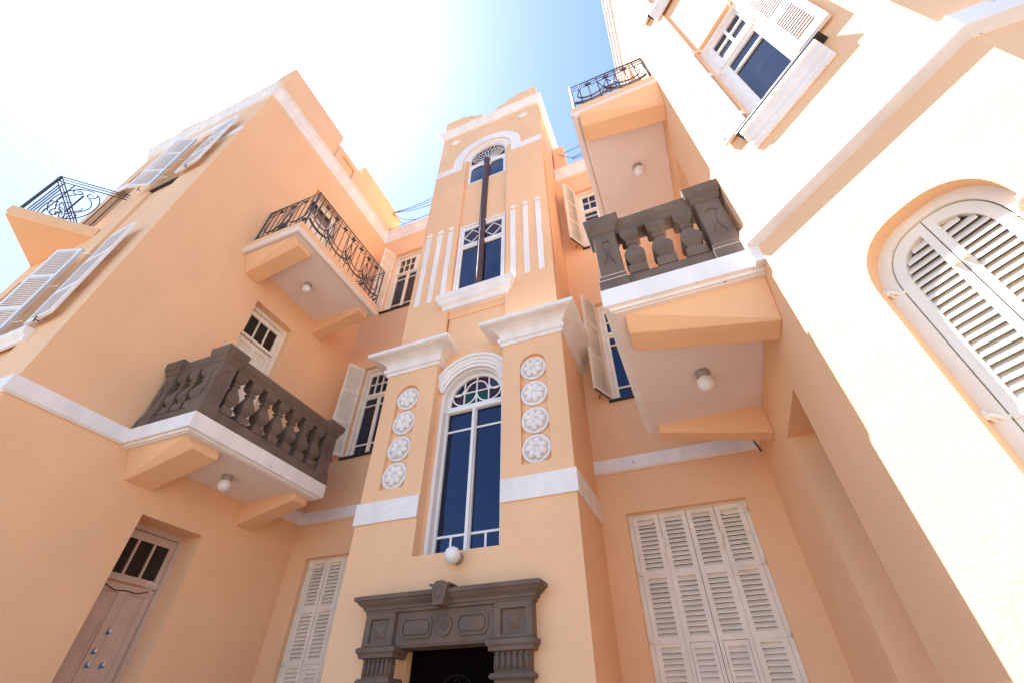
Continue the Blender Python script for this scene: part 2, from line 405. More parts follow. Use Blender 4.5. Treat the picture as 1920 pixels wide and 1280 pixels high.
    # triple strips and discs
    for sg in (-1, 1):
        for k, (off) in enumerate((.91, 1.25, 1.59)):
            c = CX + sg*off
            w = MB(U); w.box(c-.068, c+.068, 0, .022, 7.64, 10.33); w.build('vertical_strip', 'trim', B, .003)
            w = MB(U); w.lathe((c, 0, 10.47), (0,-1,0), [(.075,-.01),(.075,.018),(.06,.026)], 20, False); w.build('disc_ornament', 'trim', B)
        # corner flower under the cornice
        w = MB(U); c = CX + sg*1.29
        for k in range(8):
            a = 2*PI*k/8
            w.lathe((c+.115*math.cos(a), 0, 15.93+.09*math.sin(a)), (0,-1,0), [(.06,-.01),(.058,.02),(.035,.045),(.006,.05)], 10)
        w.lathe((c, 0, 15.93), (0,-1,0), [(.14,-.01),(.12,.03),(.05,.055),(.01,.06)], 14)
        w.build('flower_ornament', 'trim', B)
        w = MB(U); w.lattice(c-.19, c+.19, 15.70, 16.10, [(c-.165,c+.165,15.725,16.075)], 0, .008); w.build('flower_border', 'stucco', B)
    w = MB(U)   # shallow gabled line above the hood
    gp = [(CX-1.0,16.05),(CX-.5,16.10),(CX,16.30),(CX+.5,16.10),(CX+1.0,16.05)]
    w.prism(gp + [(a, b-.035) for a, b in gp[::-1]], [], 0, .012); w.build('gable_moulding', 'stucco', B)
    # window sill of the second tower window
    sp = [(0,7.18),(.05,7.18),(.07,7.28),(.14,7.32),(.15,7.42),(.19,7.46),(.19,7.60),(0,7.62)]
    w = MB(); w.sweep([(CX-.75, 6.165), (CX-.75, 6.08), (CX+.75, 6.08), (CX+.75, 6.165)], sp, side=-1)
    w.box(CX-.75, CX+.75, 6.081, 6.166, 7.19, 7.605); w.build('window_sill', 'trim', B)
    # medallions in the niches
    for c in (-4.635, -2.02):
        for z in (4.95, 4.41, 3.875, 3.36):
            w = MB(TW); o = (c, -.07, z)
            w.lathe(o, (0,-1,0), [(.245,0),(.248,.035),(.235,.055),(.212,.055),(.20,.035),(.195,.02),(.01,.02)], 36)
            ph = random.random()
            for k in range(7):
                a = 2*PI*(k+ph)/7
                pts = []; rad = []
                for i in range(7):
                    t = i/6; rr = .05+.125*t
                    pts.append((c+rr*math.cos(a), -.07+.024+.022*math.sin(PI*t), z+rr*math.sin(a))); rad.append(.014+.044*math.sin(PI*min(1, .12+.74*t))**.8)
                w.tube(pts, rad, 8)
            w.lathe(o, (0,-1,0), [(.04,.02),(.038,.05),(.02,.062),(.004,.065)], 12)
            w.build('rosette_medallion', 'trim', B)
tower_shape()

# ---- tower column
w = MB(); w.lathe((CX-.012, 6.17, 7.60), (0,0,1), [(.10,0),(.10,.15),(.097,.2),(.096,5.0),(.104,5.02),(.104,5.08),(.096,5.10),(.095,6.15),(.11,6.22),(.12,6.30)], 20)
pts = []
for i in range(160): a = i*.9; pts.append((CX-.012+.096*math.cos(a), 6.17+.096*math.sin(a), 11.2+i*.0165))
w.tube(pts, .008, 4)
w.build('column', 'col', B, label='dark purple spiral column in front of the tower windows')

# ---- tower windows
U = fr_y(6.08)
def tall_window():
    F = fr_y(6.2)
    w = MB(F)
    o = [(-3.99,1.99),(-2.65,1.99),(-2.65,4.83)] + arc(CX,4.83,.67,0,PI,28)[1:]
    hin = [(CX-.60,1.985+.03),(CX+.60,1.985+.03),(CX+.60,4.83)] + arc(CX,4.83,.60,0,PI,28)[1:]
    w.prism(o, [hin], -.16, -.03)
    w2 = [(CX-.555,2.04),(CX-.045,2.04),(CX-.045,4.60),(CX-.555,4.60)]
    w3 = [(CX+.045,2.04),(CX+.555,2.04),(CX+.555,4.60),(CX+.045,4.60)]
    fan = [(CX-.53,4.74),(CX+.53,4.74)] + [(CX+.53*math.cos(a), 4.83+.53*math.sin(a)) for a in [PI*i/28 for i in range(29)]]
    w.prism([(CX-.60,2.0),(CX+.60,2.0),(CX+.60,4.83)] + arc(CX,4.83,.60,0,PI,28)[1:], [w2, w3, fan], -.235, -.162)
    w.box(CX-.6, CX+.6, -.162, -.13, 4.61, 4.66); w.box(CX-.028, CX+.028, -.162, -.12, 2.04, 4.6)
    root = w.build('arched_window', 'white_wood', B)
    for a, b in ((CX-.555,CX-.045),(CX+.045,CX+.555)):
        w = MB(F); w.box(a, b, -.225, -.195, 4.20, 4.235); w.build('glazing_bar', 'white_wood', root); w = MB(F); w.box(a, b, -.225, -.195, 2.32, 2.355)
        c = (a+b)/2; w.box(c-.018, c+.018, -.224, -.196, 2.04, 2.32); w.build('glazing_bar', 'white_wood', root)
    w = MB(F)
    # leading of the fanlight
    tb = lambda pts, r=.017: w.tube([(a, -.20, b) for a, b in pts], r, 5)
    tb([(CX-.53,5.03),(CX+.53,5.03)])
    for x in (-.26, 0, .26): tb([(CX+x,4.74),(CX+x, 4.83+math.sqrt(.53**2-x*x))])
    tb(arc(CX-.26, 5.02, .26, PI, 2*PI, 16)); tb(arc(CX+.26, 5.02, .26, PI, 2*PI, 16))
    tb(arc(CX, 5.03, .235, 0, PI, 16)); tb(arc(CX-.40,5.13,.13,-.2,-PI*.9,8)); tb(arc(CX+.40,5.13,.13,PI+.2,PI*1.9,8))
    w.build('fanlight_tracery', 'white_wood', root)
    for a, b in ((CX-.555,CX-.045),(CX+.045,CX+.555)):
        w = MB(F); w.box(a-.01, b+.01, -.222, -.212, 2.03, 4.61); w.build('pane', 'glass', root)
    def zone(x0, x1, z0, z1, m):
        w = MB(F); q = []
        for i in range(13):
            x = x0+(x1-x0)*i/12; top = min(z1, 4.83+math.sqrt(max(0, .54**2-(x-CX)**2))); q.append((x, top))
        if max(b for a, b in q) <= z0+.01: return
        w.prism([(x0,z0),(x1,z0)] + q[::-1], [], -.224, -.214); w.build('stained_pane', m, root)
    for x0, x1, lo, hi in ((-.535,-.26,'red_glass','blue_glass'),(-.26,0,'green_glass','red_glass'),(0,.26,'green_glass','red_glass'),(.26,.535,'red_glass','blue_glass')):
        zone(CX+x0, CX+x1, 4.73, 5.03, lo); zone(CX+x0, CX+x1, 5.03, 5.5, hi)
    # hood moulding above
    w = MB(fr_y(6.2))
    for r0, r1, n in ((.635,.70,.035),(.70,.77,.065),(.77,.84,.085),(.84,.90,.12)):
        k = 28; th = math.asin(.2/.7)
        def lim(r): return max(.28, math.acos(min(1, .708/r)) if r > .708 else .28)
        a0, a1 = lim(r0), lim(r1)
        q = [(CX+r1*math.cos(a1+(PI-2*a1)*i/k), 4.83+r1*math.sin(a1+(PI-2*a1)*i/k)) for i in range(k+1)]
        q += [(CX-r0*math.cos(a0+(PI-2*a0)*i/k), 4.83+r0*math.sin(a0+(PI-2*a0)*i/k)) for i in range(k+1)]
        w.prism(q, [], 0, n)
    w.build('window_hood', 'trim', B)
tall_window()

def tower_window2():
    F = fr_y(6.16); w = MB(F)
    w.lattice(CX-.665, CX+.665, 7.60, 10.47, [(CX-.615,CX+.615,7.60+.02,10.42)], -.06, .03)
    L, R = (CX-.55, CX-.06), (CX+.06, CX+.55)
    w.lattice(CX-.614, CX+.614, 7.62, 10.42, [(L[0],L[1],7.70,9.48),(R[0],R[1],7.70,9.48),(L[0],L[1],9.66,10.30),(R[0],R[1],9.66,10.30)], -.055, -.01)
    w.box(CX-.61, CX+.61, -.01, .012, 9.55, 9.60)
    root = w.build('tower_window', 'white_wood', B)
    for a, b in (L, R):
        w = MB(F); c = (a+b)/2; zc = 9.98; d = .27
        for p, q in (((c,zc+d),(c+.235,zc)),((c+.235,zc),(c,zc-d)),((c,zc-d),(c-.235,zc)),((c-.235,zc),(c,zc+d))):
            w.tube([(p[0],-.035,p[1]),(q[0],-.035,q[1])], .016, 5)
        w.build('diamond_glazing_bars', 'white_wood', root); w = MB(F)
        pts = [(a+(b-a)*i/14, -.035, 7.85+.05*math.sin((i/14-.3)*2*PI)*1.0+ .03*i/14) for i in range(15)]
        w.tube(pts, .016, 5)
        w.build('wavy_glazing_bar', 'white_wood', root)
    for a, b in (L, R):
        w = MB(F); w.box(a-.005, b+.005, -.052, -.045, 7.69, 9.49); w.build('pane', 'glass', root)
        c = (a+b)/2
        w = MB(F); w.box(a-.005, b+.005, -.053, -.047, 9.65, 10.31); w.build('stained_pane', 'blue_glass', root)
        w = MB(F); w.prism([(c,9.73),(c+.22,9.98),(c,10.23),(c-.22,9.98)], [], -.047, -.043); w.build('stained_pane', 'red_glass', root)
tower_window2()

def tower_window3():
    F = fr_y(6.16); w = MB(F); zb = 12.76
    hs = [(CX-.64,zb),(CX+.64,zb),(CX+.64,14.22)] + arc(CX,14.22,.64,0,PI,28)[1:]
    def scal(a, b):   # opening with an ogee head
        n = 14; top = []
        for i in range(n+1):
            t = i/n; x = b+(a-b)*t; u = abs(2*t-1)
            top.append((x, 13.62 + (.11 if u < .45 else .11*(1-(u-.45)/.55)**.5 - .03*(u > .8))))
        return [(a,zb+.06),(b,zb+.06)] + top
    fan = [(CX+.60*math.cos(a), 14.22+.60*math.sin(a)) for a in [PI*i/28 for i in range(29)]]
    fan = [(CX-.60,13.93),(CX,13.93),(CX+.60,13.93)] + fan
    w.prism(hs, [scal(CX-.56,CX-.08), scal(CX+.08,CX+.56), fan], -.06, -.01)
    root = w.build('tower_window', 'white_wood', B)
    w = MB(F)
    for k in range(13):
        a = PI*(.02+.96*k/12)
        p0 = (CX+.12*math.cos(a), 13.93+.05*math.sin(a))
        e = (CX+.50*math.cos(a), 14.12+.62*math.sin(a)*.62+.0)
        r = math.hypot(e[0]-CX, e[1]-14.22)
        mid = (CX+.34*math.cos(a), 13.98+.40*math.sin(a))
        w.tube([(p0[0],-.03,p0[1]),(mid[0],-.03,mid[1]),(e[0],-.03,e[1])], .013, 4)
        if k < 12:
            a2 = PI*(.02+.96*(k+.5)/12); q = (CX+.60*math.cos(a2), 14.20+.58*math.sin(a2))
            an = PI*(.02+.96*(k+1)/12); e2 = (CX+.50*math.cos(an), 14.12+.62*math.sin(an)*.62)
            w.tube([(e[0],-.03,e[1]),(q[0],-.03,q[1]),(e2[0],-.03,e2[1])], .012, 4)
    w.build('glazing_bars', 'white_wood', root)
    for k in range(12):
        a, b = PI*(.02+.96*k/12), PI*(.02+.96*(k+1)/12); w = MB(F)
        f = lambda t: (CX+.62*math.cos(t), 14.22+.60*math.sin(t))
        w.prism([(CX+.10*math.cos(a),13.93+.02*math.sin(a)), f(a), f(b), (CX+.10*math.cos(b),13.93+.02*math.sin(b))], [], -.056, -.050)
        w.build('stained_pane', ('blue_glass','green_glass','red_glass')[k % 3], root)
    for a, b in ((CX-.565,CX-.075),(CX+.075,CX+.565)):
        w = MB(F); w.box(a, b, -.052, -.045, zb+.05, 13.76); w.build('pane', 'glass', root)
tower_window3()

# ------------------------------------------------------------------ entrance portal
def portal():
    w = MB(fr_y(6.0))
    D = .15
    w.prism([(-4.05,.858),(-2.6,.858),(-2.6,1.24),(-4.05,1.24)], [], 0.001, D-.04)
    w.box(-4.048, -2.617, -.205, D-.041, .835, .857)
    for (a, b), z in (((-4.28,-3.50),0),((-3.15,-2.60),0)): pass
    root = w.build('stone_portal', 'stone', B, .006, label='grey brown carved stone surround of the entrance door')
    for sgn, x0, x1 in ((-1,-4.515,-4.05),(1,-2.6,-2.10)):
        w = MB(fr_y(6.0))
        w.lattice(x0, x1, .865, 1.24, [(x0+.09,x1-.09,.90,1.17)], .001, D+.02); w.box(x0+.0901,x1-.0901,.001,D-.02,.901,1.169)
        cx, cz = (x0+x1)/2, 1.035; r = .095
        w.add([(cx-r,D-.02,cz-r),(cx+r,D-.02,cz-r),(cx+r,D-.02,cz+r),(cx-r,D-.02,cz+r),(cx,D+.045,cz)], [(0,1,4),(1,2,4),(2,3,4),(3,0,4),(3,2,1,0)])
        w.build('pilaster_block', 'stone', root, .004)
        w = MB()
        X0, X1 = (x0+.02, x1+.02) if sgn < 0 else (x0-.03, x1-.02)
        pf = [(0,.735),(.03,.74),(.035,.78),(.06,.80),(.065,.845),(.02,.864),(-.02,.864)]
        y1, y0 = 6.0, 6.0-D
        path = [(X0, y1+.0), (X0, y0), (X1, y0), (X1, y1+.14)] if sgn < 0 else [(X0, y1+.14), (X0, y0), (X1, y0), (X1, y1)]
        w.sweep(path, [(-.05,.735)]+pf+[(-.05,.864)], side=-1)
        w.box(X0+.03, X1-.03, y0+.03, 5.999, GZ, .74)
        w.box((X1-.05 if sgn < 0 else X0+.03), (X1-.03 if sgn < 0 else X0+.05), 5.999, 6.15, GZ, .74) if sgn else None
        # flutes
        n = 6; ww = (X1-X0-.06)/n
        for i in range(n):
            a = X0+.03+ww*(i+.5)
            w.tube([(a, y0+.022, .56), (a, y0+.022, .70)], ww*.36, 6)
            w.tube([(a, y0+.03, .715), (a, y0+.012, .73)], ww*.42, 6)
        w.sweep(path, [(-.05,.47),(.0,.47),(.02,.485),(.02,.51),(0,.53),(-.05,.53)], side=-1)
        w.build('fluted_pilaster', 'stone', root)
        w = MB(); xx = X1-.03 if sgn < 0 else X0+.03
        for i in range(3):
            yy = y0+.03+.04*i+.02; w.tube([(xx, yy, .56), (xx, yy, .70)], .016, 6)
        w.build('flutes', 'stone', root)
    # recessed lintel panels and centre medallion
    for a, b in ((-3.96,-3.50),(-3.14,-2.70)):
        w = MB(fr_y(6.0)); c = .035
        oct_ = lambda a,b,z0,z1,c: [(a+c,z0),(b-c,z0),(b,z0+c),(b,z1-c),(b-c,z1),(a+c,z1),(a,z1-c),(a,z0+c)]
        w.prism(oct_(a,b,.925,1.17,.05), [oct_(a+.028,b-.028,.955,1.14,.045)], D-.0401, D-.02)
        w.prism(oct_(a+.045,b-.045,.972,1.122,.03), [], D-.0401, D-.025)
        w.build('lintel_panel', 'stone', root, .003)
    w = MB(fr_y(6.0)); w.lathe((CX, D-.04, 1.045), (0,-1,0), [(.115,0),(.115,.02),(.10,.025),(.09,.01),(.04,.012),(.03,.02),(.01,.022)], 28)
    for k in range(6):
        a = 2*PI*k/6; w.tube([(CX, D-.02, 1.045), (CX+.055*math.cos(a), D-.02, 1.045+.055*math.sin(a))], .010, 5)
    w.build('lintel_rosette', 'stone', root)
    # cornice
    pf = [(-.1,1.24),(.01,1.24),(.02,1.275),(.04,1.28),(.045,1.31),(.10,1.35),(.13,1.385),(.15,1.39),(.155,1.435),(.10,1.455),(-.1,1.455)]
    w = MB(); w.sweep([(-4.53, 6.0), (-4.53, 5.86), (-2.09, 5.86), (-2.09, 6.0)], pf, side=-1)
    w.box(-4.5, -2.12, 5.90, 5.999, 1.242, 1.45)
    w.build('portal_cornice', 'stone', root)
    w = MB(fr_y(6.0))
    kp = [(CX-.07,1.245),(CX+.07,1.245),(CX+.115,1.46),(CX+.16,1.475),(CX+.15,1.50),(CX+.09,1.49),(CX+.05,1.525),(CX-.05,1.525),(CX-.09,1.49),(CX-.15,1.50),(CX-.16,1.475),(CX-.115,1.46)]
    w.prism(kp, [], .1, .335)
    w.lathe((CX, .335, 1.375), (0,-1,0), [(.055,-.01),(.05,.012),(.03,.02),(.006,.022)], 14)
    for k in range(8):
        a = 2*PI*k/8; w.tube([(CX, .345, 1.375), (CX+.05*math.cos(a), .342, 1.375+.062*math.sin(a))], .008, 5)
    w.build('keystone', 'stone', root, .004)
    # entrance passage: jambs, ceiling, dark door with openwork
    w = MB(); w.box(-4.4, -4.045, 6.2, 6.7, GZ, .949); w.box(-2.62, -2.3, 6.2, 6.7, GZ, .949)
    w.build('entrance_passage', 'stucco', root)
    w = MB(); w.box(-4.04,-2.63,6.201,6.7,.84,.949); w.build('passage_ceiling', 'void_dark_wood', root)
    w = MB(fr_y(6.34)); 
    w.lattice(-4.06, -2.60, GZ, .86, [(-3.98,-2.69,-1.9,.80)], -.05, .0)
    dr = w.build('entrance_door', 'void_dark_wood', B)
    w = MB(fr_y(6.34)); w.box(-3.99,-2.68,-.045,-.035,-1.91,.81); w.build('door_leaf', 'void_dark_wood', dr)
    w = MB(fr_y(6.34)); cz = .30; cx = CX+.0
    w.tube([(a, -.01, b) for a, b in arc(cx, cz, .27, 0, 2*PI, 32)], .018, 5)
    for sg in (1, -1):
        t = [(cx+.25*math.cos(PI/2+2*PI*k/3), -.01, cz+sg*.25*math.sin(PI/2+2*PI*k/3)) for k in range(4)]
        w.tube(t, .016, 5)
    for sx in (-1, 1):
        for rr in (.34, .5, .66): w.tube([(a, -.01, b) for a, b in arc(cx+sx*.62, -.25, rr, 0, PI, 18) if abs(a-cx) < .61], .014, 5)
    w.build('door_grille', 'dark_iron', dr)
portal()

# ------------------------------------------------------------------ shutters and windows
def leaf_mb(frame, hs, hn, ang, wd, z0, z1, panels, th=.045, mb=None, lw=.055, pitch=.05, extra=(), tilt=1):
    """louvred leaf hinged at (hs,hn) of the wall frame; ang 0 lies along +s"""
    ca, sa = math.cos(ang), math.sin(ang)
    def F(a, b, z): return frame(hs + a*ca - b*sa, hn + a*sa + b*ca, z)
    w = mb or MB(); old = w.fr; w.fr = F
    w.lattice(0, wd, z0, z1, [(lw, wd-lw, a, b) for a, b in panels] + [tuple(e) for e in extra], 0, th)
    for a, b in panels:
        n = max(3, int((b-a)/pitch)); p = (b-a)/n
        for i in range(n):
            z = a + p*(i+.5); h = p*.40*tilt; t = .007
            w.hexa([(lw-.003,.006,z+h-t),(wd-lw+.003,.006,z+h-t),(wd-lw+.003,th-.004,z-h-t),(lw-.003,th-.004,z-h-t),
                    (lw-.003,.006,z+h+t),(wd-lw+.003,.006,z+h+t),(wd-lw+.003,th-.004,z-h+t),(lw-.003,th-.004,z-h+t)])
    w.fr = old
    return w
def panels_of(z0, z1, fr=.07, splits=(.34,.68)):
    h = z1-z0; c = [z0] + [z0+h*s for s in splits] + [z1]
    return [(c[i]+fr*(1 if i == 0 else .5), c[i+1]-fr*(1 if i == len(c)-2 else .5)) for i in range(len(c)-1)]

def back_window(x0, z0, z1, label=None):
    x1 = x0+1.26; F = fr_y(7.59); w = MB(F); H = z1-z0
    zt = z0 + H*.655
    w.lattice(x0, x1, z0, z1, [(x0+.09,x1-.09,z0+.05,z1-.09)], -.12, .0)
    g0 = x0+.165; cols = [(g0+.205*i, g0+.205*i+.175) for i in range(3)]
    zr = [(zt+.10, zt+.10+(z1-.22-zt-.10)/2-.015), (zt+.10+(z1-.22-zt-.10)/2+.015, z1-.22)]
    holes = [(a,b,c,d) for a,b in cols for c,d in zr]
    mc = x0+.56; lw_ = (g0, mc-.04); rw_ = (mc+.06, x1-.17)
    zb = zt-.26
    holes += [(a,b,c,d) for a,b in (lw_, rw_) for c,d in ((z0+.12,z0+.34),(z0+.375,zb-.03),(zb,zt-.06))]
    w.lattice(x0+.089, x1-.089, z0+.049, z1-.089, holes, -.115, -.06)
    w.box(x0+.10, x1-.10, -.06, -.035, zt-.01, zt+.035)
    root = w.build('window', 'wood', B, label=label)
    for a, b, c, d in [(g0-.01, cols[-1][1]+.01, zr[0][0]-.01, zr[1][1]+.01), (lw_[0]-.01,lw_[1]+.01,z0+.11,zt-.05), (rw_[0]-.01,rw_[1]+.01,z0+.11,zt-.05)]:
        w = MB(F); w.box(a, b, -.108, -.098, c, d); w.build('pane', 'glass', root)
    w = MB(BK); w.box(x0-.04, x1+.04, -.38, .05, z0-.045, z0-.001); w.build('sill', 'black', root)
    return root
def hook(frame, s, n, z, root=None, name='shutter_hook'):
    w = MB(frame); w.tube([(s,n-.02,z),(s,n+.05,z),(s+.05,n+.06,z+.03)], .010, 5); w.tube([(s,n+.04,z),(s,n+.04,z-.05)], .009, 5)
    w.build(name, 'black', root or B)
for k, (z0, z1) in enumerate(WZ):
    rt = back_window(-7.36, z0, z1)
    zz0, zz1 = z0+.03, z1-.04
    ang = (math.radians(106) if k else math.radians(117))
    w = leaf_mb(BK, -7.345, .01, ang, .46, zz0, zz1, panels_of(zz0, zz1)); w.build('shutter', 'wood', rt)
    hook(BK, -7.62, 0, z0+.0, rt)
    rt = back_window(-0.93, z0, z1)
    w = MB()
    ang = math.radians(118 if k else 112)
    w = leaf_mb(BK, -0.925, .02, ang, .50, zz0, zz1, panels_of(zz0, zz1), mb=w)
    w.build('shutter', 'wood', rt)
    w = leaf_mb(BK, -0.925-.035, .02, ang+.03, .50, zz0, zz1, panels_of(zz0, zz1), th=-.04); w.build('shutter', 'wood', rt)
    hook(BK, -1.14, 0, z0+.12, rt)

# ground-floor closed shutters, four leaves each
for gi, (x0, x1) in enumerate(GW):
    F = fr_y(7.60); w = MB(F); w.lattice(x0, x1, -1.2, 2.70, [(x0+.07,x1-.06,-1.14,2.68)], -.1, .0)
    rt = w.build('shuttered_window', 'wood', B, label=None)
    pitch = (x1-x0-.13)/4
    w = MB(F); w.box(x0+.05, x1-.05, -.19, -.17, -1.18, 2.69); w.build('pane', 'dark_glass', rt)  # added dark sheet standing for the unlit interior behind the slats
    for i in range(4):
        a = x0+.07+pitch*i+.004; b = a+pitch-.008
        w = MB()
        pan = [(1.83,2.60),(.985,1.74),(.13,.885),(-1.05,.04)]
        if i in (1, 2): pan = [(1.83,2.60),(.985,1.74),(-1.05,.04)]
        leaf_mb(F, a, -.045, 0, b-a, -1.13, 2.675, pan, th=.045, mb=w, lw=.075, pitch=.062, extra=([(.045, b-a-.045, .10, .93)] if i in (1,2) else []))
        if i in (1, 2):   # small hatch within the leaf
            leaf_mb(F, a+.050, -.043, 0, b-a-.10, .105, .925, [(.17,.86)], th=.040, mb=w, lw=.045, pitch=.062)
        w.build('shutter', 'wood', rt)
        if i in (0, 3):
            for z in (2.53, 1.80, .94):
                w = MB(F); s = a if i == 0 else b; sg = -1 if i == 0 else 1
                w.box(min(s-sg*.30,s), max(s-sg*.30,s), .001, .012, z-.016, z+.016)
                w.tube([(s,.006,z),(s+sg*.045,.02,z)], .013, 6); w.tube([(s+sg*.04,.02,z-.02),(s+sg*.04,.02,z+.04)], .014, 6)
                w.build('hinge', 'wood', rt)
        if i in (0, 2):
            w = MB(F); w.tube([(b+.004,.01,z) for z in (.3,2.3)], .006, 5); w.tube([(b+.004+.02*math.sin(k*1.2),.02,2.3-.06*k) for k in range(6)], .009, 5)
            w.build('shutter_bolt', 'wood', rt)

# left wing front windows (white leaves folded back on the wall)
for z0, z1, in ((4.85,7.6), (9.70,12.5)):
    F = FR; w = MB(F)
    x0, x1 = -10.05, -9.15
    w.lattice(x0+.002, x1-.002, z0+.0, z1-.02, [(x0+.09,x1-.09,z0+.1,z1-.7),(x0+.09,x1-.09,z1-.6,z1-.1)], -.3, -.2)
    rt = w.build('window', 'white_wood', B)
    for c, d in ((z0+.09,z1-.69),(z1-.61,z1-.09)):
        w = MB(F); w.box(x0+.085, x1-.085, -.28, -.27, c, d); w.build('pane', 'glass', rt)
    w = MB(F); w.box(x0+.002, x1-.002, -.20, -.049, z0-.005, z0+.002); w.box(x0-.02, x1+.03, -.049, .02, z0-.03, z0+.002); w.build('sill', 'black', rt)
    if z0 < 6:
        w = MB(); pf = [(0,z0-.28),(.04,z0-.28),(.06,z0-.2),(.11,z0-.15),(.13,z0-.04),(0,z0-.035)]
        w.sweep([(x0-.2,FY),(x1+.22,FY)], pf, side=-1); w.build('window_sill', 'trim', B)
    za, zb = z0+.06, z1-.28
    w = leaf_mb(F, -9.17, .07, math.radians(3), .73, za, zb, panels_of(za, zb, .07, (.30,.66)), tilt=1); w.build('shutter', 'white_wood', rt)
    w = leaf_mb(F, -10.03, .07, math.radians(162), .55, za, zb, panels_of(za, zb, .07, (.30,.66)), th=-.05, tilt=1); w.build('shutter', 'white_wood', rt)
    for s in (-8.75, -10.3): hook(F, s, .10, za-.05, rt)
    for z in (za+.4, za+1.3, zb-.15):
        w = MB(F); w.tube([(-9.17,.07,z),(-9.45,.02,z)], .010, 5); w.tube([(-10.03,.07,z),(-9.80,.02,z)], .010, 5); w.build('stay', 'wood', rt)
# white bands and hood above the upper left window
w = MB(); w.sweep([(-8.8,FY),(XL,FY)], [(0,11.15),(.03,11.15),(.03,11.45),(0,11.45)], side=-1); w.build('impost_band', 'trim', B)
w = MB(); w.sweep([(-10.6,FY),(-8.85,FY)], [(0,12.55),(.05,12.57),(.08,12.66),(.08,12.78),(0,12.8)], side=-1); w.build('window_hood', 'trim', B)
w = MB(); w.sweep([(-12.95,FY),(-10.9,FY)], [(0,11.15),(.03,11.15),(.03,11.45),(0,11.45)], side=-1); w.build('impost_band', 'trim', B)

# diagonal wall windows
def diag_window(z0, z1):
    F = fr_diag; w = MB(F); u0, u1 = -.90, -.20
    w.lattice(u0+.001, u1-.001, z0+.001, z1, [(u0+.075,u1-.06,z0+.10,z1-.08)], -.16, -.11)
    w.lattice(u0+.02, u1-.02, z0+.001, z1-.0, [(-.745,-.535,z1-.58,z1-.375),(-.745,-.535,z1-.345,z1-.14),(-.50,-.30,z1-.58,z1-.375),(-.50,-.30,z1-.345,z1-.14),(-.745,-.31,z0+.48,z0+1.37),(-.745,-.31,z0+1.41,z0+1.65)], -.21, -.161)
    w.box(u0+.08, u1-.07, -.16, -.13, z0+1.72, z0+1.79)
    w.box(u0+.10, u1-.08, -.161, -.15, z0+.05, z0+.34)
    rt = w.build('window', 'white_wood', B)
    for a, b, c, d in ((-.75,-.53,z1-.59,z1-.13),(-.505,-.295,z1-.59,z1-.13),(-.75,-.305,z0+.47,z0+1.66)):
        w = MB(F); w.box(a, b, -.20, -.192, c, d); w.build('pane', 'glass', rt)
    w = MB(F); w.box(-1.06, .0, -.155, .137, z0-.028, z0+.0005); w.build('sill', 'black', rt)
    w = MB(F)   # moulded stone sill
    pf = [(0,z0-.33),(.04,z0-.33),(.04,z0-.29),(.06,z0-.275),(.06,z0-.215),(.082,z0-.20),(.10,z0-.16),(.104,z0-.125),(.122,z0-.12),(.132,z0-.105),(.132,z0-.045),(.115,z0-.03),(0,z0-.03)]
    for i in range(1): pass
    P = lambda u: (fr_diag(u,0,0)[0], fr_diag(u,0,0)[1])
    w = MB(); w.sweep([P(-1.02), P(-.06)], pf, side=-1)
    w.build('window_sill', 'trim', B, .012)
    za, zb = z0+.12, z1+.02
    ps = panels_of(za, zb, .13, (.345,.68))
    w = leaf_mb(F, -.915, .03, PI, .315, za, zb, ps, th=-.05, lw=.06, tilt=1); w.build('shutter', 'white_wood', rt)
    w = leaf_mb(F, -.205, .03, 0, .345, za, zb, ps, th=.05, lw=.07, tilt=1); w.build('shutter', 'white_wood', rt)
    w = MB(F); w.tube([(-1.20,.08,za+.05),(-1.20,.08,zb-.1)], .009, 5)
    for z in (za+.1, za+.85, zb-.75, zb-.2): w.box(-1.225,-1.175,.07,.095,z-.03,z+.03)
    w.build('shutter_bolt', 'white_wood', rt)
    for u, sg in ((-.90,1),(-.20,-1)):
        for z in (za+.15, za+1.35, zb-.1):
            w = MB(F); w.tube([(u+sg*.0,.06,z),(u+sg*.02,.0,z),(u+sg*.07,-.08,z)], .012, 5); w.tube([(u,.06,z-.03),(u,.06,z+.03)], .014, 6); w.build('hinge', 'wood', rt)
diag_window(4.99, 7.49); diag_window(9.84, 12.34)

